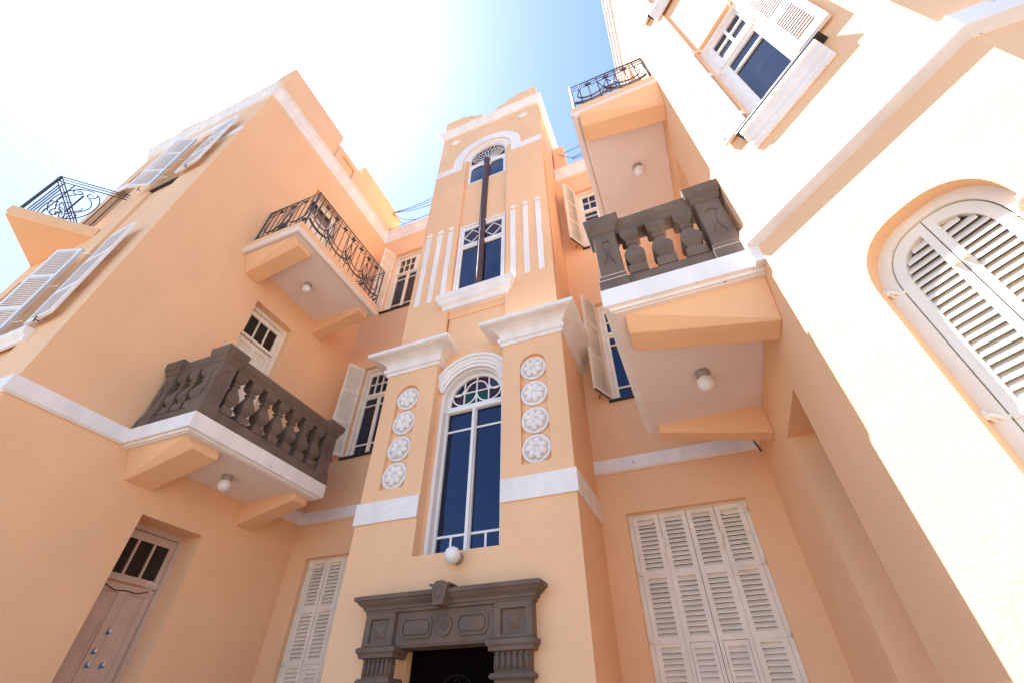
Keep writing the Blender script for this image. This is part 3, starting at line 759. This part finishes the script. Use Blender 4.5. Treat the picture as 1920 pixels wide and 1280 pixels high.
# arched shuttered window
def arch_window():
    F = fr_diag; c, sp = -.55, 2.33
    def ol(hw, rise, zb, k=24, half=None):
        e = 2.45; pts = []
        for i in range(k+1):
            t = PI*i/k; ct, st = math.cos(t), math.sin(t)
            pts.append((c + hw*math.copysign(abs(ct)**(2/e), ct), sp + rise*abs(st)**(2/e)))
        return pts
    w = MB(F)
    o = [(c-.45,-1.27),(c+.45,-1.27)] + ol(.45,.53,0)
    i1 = [(c-.345,-1.24),(c+.345,-1.24)] + ol(.345,.425,0)
    w.prism(o, [i1], -.30, -.12)
    rt = w.build('arched_shuttered_window', 'wood', B)
    for sg in (-1, 1):
        w = MB(F)
        def half(hw, rise, zb, x_in, zt_clip=None):
            pts = ol(hw, rise, 0, 40)
            pts = [p for p in pts if (p[0]-c)*sg > x_in+1e-4]
            if sg < 0: pts = pts[::-1]      # from the side towards the crown
            # crown point on the inner stile
            e = 2.45; xx = x_in/hw; zz = sp + rise*(1-xx**e)**(1/e)
            return [(c+sg*x_in, zb), (c+sg*hw, zb)] + pts + [(c+sg*x_in, zz)]
        # louvre openings: upper arched one and lower ones
        o = half(.338, .418, -1.235, .004)
        up_ = half(.265, .33, 1.40, .055)
        lows = [[(c+sg*.055,a),(c+sg*.265,a),(c+sg*.265,b),(c+sg*.055,b)] for a, b in ((.42,1.26),(-1.1,.30))]
        w.prism(o, [up_]+lows, -.195, -.142)
        # raised rim round the arched opening
        def slats(a, b, top=None):
            n = int((b-a)/.062)
            for i in range(n+8):
                z = a+.062*(i+.5)
                if z > b: break
                x1 = .262
                if top and z > sp: 
                    q = (z+.02-sp)/.33
                    if q >= 1: break
                    x1 = .265*(1-q**2.45)**(1/2.45)
                if x1 < .08: break
                x0_, x1_ = sorted((c+sg*.05, c+sg*(x1+.012)))
                h, t = .032, .009
                w.hexa([(x0_,-.19,z+h-t),(x1_,-.19,z+h-t),(x1_,-.146,z-h-t),(x0_,-.146,z-h-t),(x0_,-.19,z+h+t),(x1_,-.19,z+h+t),(x1_,-.146,z-h+t),(x0_,-.146,z-h+t)])
        slats(1.40, sp+.33, True); slats(.42, 1.26); slats(-1.1, .30)
        w.box(min(c+sg*.06,c+sg*.33), max(c+sg*.06,c+sg*.33), -.141, -.13, 1.31, 1.35)
        lf = w.build('shutter', 'wood', rt)
        for z in (2.36, 1.34, .35):
            w = MB(F); s = c+sg*.335
            w.tube([(s-sg*.05,-.158,z+.03),(s-sg*.02,-.155,z),(s+sg*.03,-.13,z-.01),(s+sg*.06,-.085,z+.02),(s+sg*.085,-.075,z+.03)], .014, 6)
            w.tube([(s+sg*.085,-.07,z+.045),(s+sg*.06,-.14,z-.035)], .013, 6)
            w.tube([(s+sg*.085,-.085,z+.0),(s+sg*.085,-.075,z+.055)], .018, 6)
            w.build('hinge', 'wood', rt)
        w = MB(F); w.box(c+sg*.012, c+sg*.045, -.143, -.112, 2.30, 2.35); w.build('catch', 'wood', rt)
    w = MB(F); w.box(c-.4, c+.4, -.235, -.225, -1.2, 2.72); w.build('slat_gap_backing', 'brown_wood', rt)  # added backing; its brown paints in the dark of the slat gaps
arch_window()

# ------------------------------------------------------------------ courtyard doors
def court_door(frame, y0, y1, z1, depth, material, glass='dark_glass', zb=None, number=False):
    zb = zb if zb is not None else z1-4.70
    w = MB(frame); d = -depth
    w.lattice(y0, y1, zb, z1, [(y0+.09,y1-.09,zb,z1-.085)], d-.12, d)
    a0, a1 = y0+.09, y1-.09; zt = z1-.32
    pw = (a1-a0-.14-.07)/3
    pn = [(a0+.07+i*(pw+.035), a0+.07+i*(pw+.035)+pw, z1-.72, zt+.11) for i in range(3)]
    w.lattice(a0, a1, z1-.80, z1-.09, [(a,b,c,dd) for a,b,c,dd in pn], d-.10, d-.055)
    rt = w.build('door_frame', material, B)
    w = MB(frame); w.box(a0-.01, a1+.01, d-.055, d-.02, z1-.82, z1-.775)
    zt2 = z1-.90
    w.lattice(a0+.005, a1-.005, zb, zt2+.06, [(a0+.10,(a0+a1)/2-.06,zt2-1.5,zt2-.06),((a0+a1)/2+.06,a1-.10,zt2-1.5,zt2-.06)], d-.10, d-.055)
    for a, b in ((a0+.10,(a0+a1)/2-.06),((a0+a1)/2+.06,a1-.10)):
        w.box(a+.001, b-.001, d-.095, d-.075, zt2-1.499, zt2-.061)
        w.lattice(a+.03, b-.03, zt2-1.46, zt2-.10, [(a+.045,b-.045,zt2-1.44,zt2-.12)], d-.075, d-.066)
    dr = w.build('door', material, rt)
    for a, b, c, e in pn:
        w = MB(frame); w.box(a-.004, b+.004, d-.092, d-.085, c-.004, e+.004); w.build('pane', glass, rt)
    return rt
court_door(fr_left, 4.36, 5.47, 7.45, .18, 'wood')
court_door(fr_left, 4.36, 5.47, 12.29, .18, 'wood')
court_door(fr_right, 4.47, 5.54, 7.45, .18, 'wood'); court_door(fr_right, 4.47, 5.54, 12.29, .18, 'wood')
court_door(fr_right, 4.47, 5.54, 2.605, .40, 'tan_wood')
dr = court_door(fr_left, 4.36, 5.47, 2.605, .40, 'tan_wood')
dr['label'] = 'weathered tan door numbered 001 under the left stone balcony'
LD = lambda n: MB(fr_left)
w = MB(fr_left); w.box(5.20, 5.37, -.449, -.442, 1.775, 1.86); w.build('number_plate', 'paint_fade', dr)
# the digits 001 as thin strokes
w = MB(fr_left)
for k, ch in enumerate('001'):
    cy = 5.245+.042*k; cz = 1.818
    if ch == '0': w.tube([(cy+.013*math.cos(a), -.441, cz+.024*math.sin(a)) for a in [2*PI*i/14 for i in range(14)]], .0045, 4, closed=True)
    else: w.tube([(cy-.008,-.441,cz+.016),(cy,-.441,cz+.025),(cy,-.441,cz-.025)], .0045, 4)
w.build('number', 'ink', dr)
for (sy, sz, mm) in ((4.99,1.16,0),(4.93,.91,1),(4.93,.75,2),(5.13,.765,3)):
    w = MB(fr_left); s = .035
    w.prism([(sy-s,sz-s*1.3),(sy+s*.9,sz-s),(sy+s*(.2 if mm < 2 else 1),sz+s*1.2),(sy-s*.7,sz+s*.5)], [], -.4545, -.449); w.build('torn_sticker', 'blue', dr)
    w = MB(fr_left); w.prism([(sy-s*.2,sz-s*.2),(sy+s,sz-s*.5),(sy+s*.8,sz+s*1.3),(sy+s*.1,sz+s*.7)], [], -.4485, -.446); w.build('torn_sticker', 'paper', dr)
cb = MB(fr_left)
cb.tube([(4.50+.78*t, -.44+.01*math.sin(9*t), 1.72-.05*math.sin(PI*t)+.0*t+.012*math.sin(14*t)) for t in [i/18 for i in range(19)]], .007, 5)
tag(cb.build('cable', 'black'), 'thin black cable sagging across the tan door numbered 001', 'cable')
# doors of the left front (dark wood), behind the corner balcony
for z1 in (7.45, 12.29):
    w = MB(FR); w.box(-12.5, -11.4, -.39, -.32, z1-3.6, z1); d = w.build('door', 'brown_wood', B)
    w = MB(FR); w.lattice(-12.4, -11.5, z1-3.4, z1-.1, [(-12.3,-12.0,z1-1.8,z1-.2),(-11.9,-11.6,z1-1.8,z1-.2)], -.32, -.29); w.build('door_panel', 'brown_wood', d)

# ------------------------------------------------------------------ balconies
def slab(frame, side, y0, y1, dep, z0, z1, stone):
    w = MB()
    X = (lambda n: XL+n) if side < 0 else (lambda n: XR-n)
    e = .001
    pts = [(X(e),y0),(X(dep),y0),(X(dep),y1),(X(e),y1)]
    w.prism_z([(X(e),y0+.09),(X(dep-.09),y0+.09),(X(dep-.09),y1-.09),(X(e),y1-.09)], z0-.05, z0+.001)
    r = w.build('balcony', 'soffit', B)
    pf = [(-.10,z0-.035),(-.055,z0-.035),(-.05,z0-.005),(0,z0),(0,z1),(-.10,z1)]
    w = MB(); w.sweep(pts if side < 0 else pts, pf, side=(-1 if side < 0 else 1)); w.build('fascia', 'trim' if stone else 'stucco', r)
    if not stone:
        pf2 = [(-.10,z0-.05),(-.035,z0-.05),(-.012,z0-.02),(.012,z0+.01),(.012,z0+.035),(-.01,z0+.05),(-.10,z0+.05)]
        w = MB(); w.sweep(pts, pf2, side=(-1 if side < 0 else 1)); w.build('edge_moulding', 'soffit', r)
    w = MB(); w.prism_z([(X(e),y0+.095),(X(dep-.095),y0+.095),(X(dep-.095),y1-.095),(X(e),y1-.095)], z0+.002, z1-.002); w.build('slab', 'soffit', r)
    return r
def bracket(root, side, y0, y1, z0, dep, drop=.47, tip=.17, near=False):
    X = (lambda n: XL+n) if side < 0 else (lambda n: XR-n)
    w = MB(); zt = z0-.036; yn = y0-.19 if near else y0
    v = [(X(0.0),y0,z0-drop),(X(dep),y0,z0-tip),(X(dep),y1,z0-tip),(X(0.0),y1,z0-drop),(X(0.0),yn,zt),(X(dep),yn,zt),(X(dep),y1,zt),(X(0.0),y1,zt)]
    w.hexa(v); w.build('bracket', 'stucco', root, .010)

def baluster(mb, x, y, z0, z1, s=1.0):
    prof = [(.0,.088),(.17,.088),(.175,.062),(.20,.05),(.24,.062),(.32,.092),(.40,.098),(.48,.085),(.58,.058),(.66,.042),(.69,.040),(.695,.056),(.735,.056),(.74,.042),(.77,.046),(.82,.075),(.86,.086),(.865,.092),(1.0,.092)]
    H = z1-z0; v = []; f = []
    for t, r in prof:
        z = z0+t*H; r *= s
        v += [(x-r,y-r,z),(x+r,y-r,z),(x+r,y+r,z),(x-r,y+r,z)]
    for i in range(len(prof)-1):
        for k in range(4): f.append((i*4+k, i*4+(k+1)%4, i*4+4+(k+1)%4, i*4+4+k))
    f.append((3,2,1,0)); n = len(prof)-1; f.append(tuple(n*4+k for k in range(4)))
    mb.add(v, f)
def keyhole(frame_pt, mb, cz, s=1.0):
    """sunk vase-shaped ornament drawn as a shallow raised rim"""
    out = []
    prof = [(-.33,.0),(-.32,.05),(-.27,.085),(-.21,.085),(-.17,.055),(-.155,.06),(-.14,.045),(-.05,.028),(.05,.028),(.13,.045),(.145,.06),(.16,.05),(.20,.075),(.25,.075),(.30,.045),(.31,0)]
    L = [( r*s, cz+t*s) for t, r in prof] + [(-r*s, cz+t*s) for t, r in prof[::-1][1:-1]]
    mb.tube([frame_pt(a, b) for a, b in L], .009, 5, closed=True)
def stone_balustrade(root, side, y0, y1, dep, z0, n_end, n_long):
    X = (lambda n: XL+n) if side < 0 else (lambda n: XR-n)
    sd = -1 if side < 0 else 1
    t = .27; zb = z0+.30; zc = z0+1.02; zt = z0+1.31; g = .035
    # plinth and rail
    o = g+t/2
    path = [(X(0.001), y0+o), (X(dep-o), y0+o), (X(dep-o), y1-o), (X(0.001), y1-o)]
    w = MB(); w.sweep(path, [(-.12,z0+.001),(.12,z0+.001),(.12,z0+.14),(.10,z0+.16),(.10,z0+.20),(.085,z0+.22),(-.085,z0+.22),(-.12,z0+.16)], side=sd)
    w.build('plinth', 'stone', root, .004)
    w = MB(); w.sweep(path, [(-.10,zc),(.085,zc),(.10,zc+.03),(.105,zc+.07),(.125,zc+.10),(.14,zc+.15),(.145,zc+.21),(.12,zc+.235),(-.12,zc+.235),(-.14,zc+.15)], side=sd)
    w.build('handrail', 'stone', root, .004)
    posts = [(X(t/2+.06), y0+o), (X(dep-o), y0+o), (X(dep-o), y1-o), (X(t/2+.06), y1-o)]
    for px, py in posts:
        w = MB(); h = t/2
        zl, zh = z0+.24, zc+.001; cz = (z0+.24+zc)/2; dd = .014
        kp = [(-.33,.004),(-.32,.05),(-.27,.085),(-.21,.085),(-.17,.055),(-.155,.062),(-.14,.045),(-.05,.028),(.05,.028),(.13,.045),(.145,.062),(.16,.05),(.20,.075),(.25,.075),(.30,.045),(.31,.004)]
        kl = [(r*.8, t*.8+cz) for t, r in kp] + [(-r*.8, t*.8+cz) for t, r in kp[::-1]]
        if side < 0: w.box(px-h, px+h-dd, py-h+dd, py+h, zl, zh)
        else: w.box(px-h+dd, px+h, py-h+dd, py+h, zl, zh)
        w.fr = lambda s_, n_, z_: (px+s_, py-h+dd-n_, z_)
        w.prism([(-h,zl),(h,zl),(h,zh),(-h,zh)], [kl], 0, dd)
        if side < 0: w.fr = lambda s_, n_, z_: (px+h-dd+n_, py+s_, z_)
        else: w.fr = lambda s_, n_, z_: (px-h+dd-n_, py+s_, z_)
        w.prism([(-h+dd,zl),(h,zl),(h,zh),(-h+dd,zh)], [kl], 0, dd)
        w.fr = fr_world
        q = [(px-h,py-h),(px+h,py-h),(px+h,py+h),(px-h,py+h)]
        w.sweep(q, [(-.05,z0+.002),(.03,z0+.002),(.03,z0+.15),(.02,z0+.17),(.02,z0+.23),(0,z0+.26),(-.05,z0+.26)], side=-1, closed=True)
        w.sweep(q, [(-.1,zc),(.0,zc),(.025,zc+.03),(.03,zc+.08),(.06,zc+.12),(.075,zc+.16),(.08,zc+.20),(.085,zc+.265),(.06,zc+.285),(-.1,zc+.285)], side=-1, closed=True)
        w.prism_z([(px-h+.05,py-h+.05),(px+h-.05,py-h+.05),(px+h-.05,py+h-.05),(px-h+.05,py+h-.05)], zc+.1, zc+.284)
        p = w.build('pedestal', 'stone', root, .004)
    xa, xb = sorted((posts[0][0], posts[1][0])); gap = (xb-xa-t)
    for yy in (y0+o, y1-o):
        for i in range(n_end):
            x = xa+t/2+gap*(i+.5)/n_end
            w = MB(); baluster(w, x, yy, z0+.215, zc+.002, 1.20); w.build('baluster', 'stone', root, .003)
    gy = y1-y0-2*o-t
    for i in range(n_long):
        y = y0+o+t/2+gy*(i+.5)/n_long
        w = MB(); baluster(w, X(dep-o), y, z0+.215, zc+.002, 1.20); w.build('baluster', 'stone', root, .003)

def iron_rail(root, path, z0, H, arcs):
    """path: plan points; rails, bars and looping flat arcs on every side"""
    w = MB()
    for z, r in ((z0+.03,.014),(z0+H,.020),(z0+H-.10,.012),(z0+H-.22,.012)):
        w.tube([(a,b,z) for a,b in path], r, 4)
    for a, b in path: w.tube([(a,b,z0-.02),(a,b,z0+H+.02)], .022, 4)
    w.build('rail_frame', 'iron', root)
    for i in range(len(path)-1):
        a, b = Vector(path[i]), Vector(path[i+1]); L = (b-a).length; d = (b-a)/L
        P = lambda s, z: (a.x+d.x*s, a.y+d.y*s, z)
        w = MB(); n = int(L/.165)
        for k in range(1, n): s = L*k/n; w.tube([P(s,z0+.03),P(s,z0+H-.02)], .012, 4)
        w.build('rail_bars', 'iron', root)
        w = MB(); na = arcs[i]; R = L/na*.5*1.25
        for k in range(na):
            c = L*(k+.5)/na
            for off, rr, th in ((0,R,.030),(0,R*.55,.018)):
                pts = []; 
                for t in range(17):
                    an = PI + PI*t/16; s = c+rr*math.cos(an); z = z0+.62+rr*1.0*math.sin(an)*.85
                    if 0.01 < s < L-.01: pts.append(P(s, max(z, z0+.05)))
                if len(pts) > 1: w.tube(pts, th, 5, flat=.5)
                for sg in (-1, 1):
                    q = [P(min(max(c+sg*rr*(1-.25*t/6), .02), L-.02), z0+.62+(H-.62-.22)*t/6) for t in range(7)]
                    w.tube(q, .012, 4)
            if k < na-1:
                cc = L*(k+1)/na; w.tube([P(cc+.13*math.cos(2*PI*t/16), z0+.40+.13*math.sin(2*PI*t/16)) for t in range(16)], .012, 5, closed=True)
            w.box  # keep
        for k in range(na*2-1):
            s = L*(k+1)/(na*2); w.tube([P(s-.05,z0+H-.15),P(s,z0+H-.17),P(s+.05,z0+H-.15)], .03, 5)
        w.build('rail_scrollwork', 'iron', root)

bl = slab(fr_left, -1, 3.53, 6.47, 1.47, 3.42, 3.67, True); bl['label'] = 'lower left balcony with stone balustrade'
for a, b in ((3.86,4.30),(5.98,6.31)): bracket(bl, -1, a, b, 3.42, 1.27, near=(a < 5))
stone_balustrade(bl, -1, 3.53, 6.47, 1.47, 3.67, 3, 7)
bl2 = slab(fr_left, -1, 3.50, 6.42, 1.63, 8.27, 8.50, False); bl2['label'] = 'upper left balcony with iron railing'
for a, b in ((3.80,4.15),(5.98,6.29)): bracket(bl2, -1, a, b, 8.27, 1.42, near=(a < 5))
iron_rail(bl2, [(XL+.02,3.62),(XL+1.55,3.62),(XL+1.55,6.32),(XL+.02,6.32)], 8.52, 1.38, (2,4,2))
br = slab(fr_right, 1, 3.47, 6.36, 1.59, 3.42, 3.67, True); br['label'] = 'lower right balcony with stone balustrade'
for a, b in ((3.79,4.11),(6.06,6.31)): bracket(br, 1, a, b, 3.42, 1.40, near=(a < 5))
stone_balustrade(br, 1, 3.47, 6.36, 1.59, 3.67, 3, 7)
br2 = slab(fr_right, 1, 3.47, 6.36, 1.49, 8.27, 8.52, False); br2['label'] = 'upper right balcony with iron railing'
for a, b in ((3.66,3.97),(5.98,6.29)): bracket(br2, 1, a, b, 8.27, 1.36, near=(a < 5))
iron_rail(br2, [(XR-.02,3.56),(XR-1.42,3.56),(XR-1.42,6.28),(XR-.02,6.28)], 8.54, 1.14, (2,4,2))

# corner balcony of the left wing front (triangular, iron railing) and the one below
def tri_balcony(zb, zt, rail):
    w = MB(); A, Bp, Cc = (-10.75, FY-.001), (-11.85, .90), (-12.95, FY-.001)
    w.prism_z([A, Bp, Cc], zb, zt-.002); r = w.build('corner_balcony', 'stucco', B)
    w = MB(); w.sweep([A, Bp, Cc], [(-.05,zt-.22),(.0,zt-.22),(.03,zt-.19),(.03,zt),(-.05,zt)], side=-1 if False else 1); w.build('fascia', 'stucco', r)
    return r
tb = tri_balcony(8.22, 8.50, True); tb['label'] = 'pointed corner balcony with scrolled iron railing'
w = MB(); zr = 8.5; H = 1.40
P0, P1, P2 = (-10.85, 1.93), (-11.85, .98), (-12.85, 1.93)
pth = [P0, P1, P2]
for z, r in ((zr+.04,.022),(zr+H,.020),(zr+H-.08,.016),(zr+H-.17,.020)): w.tube([(a,b,z) for a,b in pth], r, 4)
w.tube([(P1[0],P1[1],zr-.02),(P1[0],P1[1],zr+H)], .03, 4)
w.build('rail_frame', 'iron', tb)
for i in range(2):
    a, b = Vector(pth[i]), Vector(pth[i+1]); L = (b-a).length; d = (b-a)/L
    P = lambda s, z: (a.x+d.x*s, a.y+d.y*s, zr+z)
    for s in (.13,.26,L-.35,L-.16):
        w = MB(); w.tube([P(s,.04),P(s,H-.17)], .012, 4); w.build('rail_bar', 'iron', tb)
    w = MB(); c = L*.52
    w.tube([P(c+.40*math.cos(t), .62+.56*math.sin(t)) for t in [2*PI*k/32 for k in range(32)]], .012, 5, closed=True)
    for sg in (-1, 1):
        for zc, dz in ((1.02,1),(.24,-1)):
            pts = []
            for k in range(26):
                t = k/25; an = PI/2*dz - sg*dz*t*3.2*PI*.75; rr = .13*(1-t*.8)
                pts.append(P(c+sg*.12+rr*math.cos(an), zc+rr*math.sin(an)))
            w.tube(pts, .012, 5)
        w.tube([P(c+sg*(.02+.28*math.sin(PI*k/14)), .22+.80*k/14) for k in range(15)], .011, 5)
        w.tube([P(c+sg*(.05+.16*math.sin(PI*k/10)), .34+.3*k/10) for k in range(11)], .010, 5)
    w.tube([P(c,.3),P(c,.95)], .020, 5)
    w.build('rail_scrollwork', 'iron', tb)
tb2 = tri_balcony(3.38, 3.66, False)
w = MB(); w.sweep([(-10.80, FY-.001), (-11.85,.97), (-12.90, FY-.001)], [(-.12,4.7),(.1,4.7),(.12,4.9),(-.12,4.95)], side=1); w.build('handrail', 'stone', tb2)
w = MB()
for k in range(5):
    for sg in (1,):
        baluster(w, -10.98-.17*k, 1.78-.165*k, 3.88, 4.71, .9)
w.box(-12.0,-11.7,1.05,1.35,3.66,4.99)
w.build('balusters', 'stone', tb2)

# ------------------------------------------------------------------ globe lamps
def lamp(p, axis, r, label, tiltp=(0,0,0)):
    t = thing('globe_lamp', label, 'lamp', p, 'white globe lamps')
    ax = Vector(axis)
    w = MB(); w.lathe(p, axis, [(.085,0),(.085,.05),(.07,.075),(.05,.08)], 24); w.build('lamp_base', 'ring', t)
    w = MB(); prof = []
    for i in range(13):
        a = -PI/2+PI*i/12; prof.append((max(.004, r*math.cos(a)), .07+r*.92+r*math.sin(a)))
    w.lathe(p, axis, prof, 28); w.build('globe', 'opal', t)
    return t
lamp((CX+.07, 6.0, 1.87), (0,-1,0), .115, 'white globe lamp on the wall over the carved stone portal')
lamp((-7.31, 4.96, 3.37), (0,0,-1), .105, 'white globe lamp under the left balcony with stone balusters')
lamp((-7.30, 4.86, 8.22), (0,0,-1), .105, 'white globe lamp under the left balcony with iron railing')
lamp((.54, 4.98, 3.37), (0,0,-1), .105, 'white globe lamp under the right balcony with stone balusters')
lamp((.67, 4.86, 8.22), (0,0,-1), .105, 'white globe lamp under the right balcony with iron railing')

# ------------------------------------------------------------------ wires on the roof edge
def wires(lst, label):
    w = MB()
    for a, b, sag in lst:
        a, b = Vector(a), Vector(b)
        w.tube([tuple(a+(b-a)*t - Vector((0,0,sag*math.sin(PI*t)))) for t in [i/12 for i in range(13)]], .012, 4)
    o = w.build('anti_climb_wires', 'iron'); tag(o, label, 'wires')
A = (XL+.02, 7.38, 15.36); T = -5.13
wires([(A,(XL+.05,7.45,14.25),0), (A,(T,7.4,15.75),.25), (A,(T,7.4,15.5),.3), (A,(T,7.4,15.2),.35), (A,(-6.7,7.45,14.32),.25), (A,(-7.3,7.45,14.32),.12),
       ((XL+.05,7.45,14.32),(-6.2,7.45,14.36),0)], 'fan of thin iron wires between the left parapet and the tower')
wires([((-1.05,7.4,14.95),(XR,7.4,15.5),.05), ((-.8,7.4,14.42),(XR,7.4,15.2),.05), ((-1.25,7.42,15.05),(-.75,7.42,14.40),0), ((-.8,7.42,14.40),(XR,7.42,14.5),.03)],
      'thin iron wires between the tower and the right wing')
w = MB(); w.tube([(1.10, 6.95, 3.36), (1.16, 6.9, 3.10)], .013, 6); w.build('pipe_stub', 'black', B)
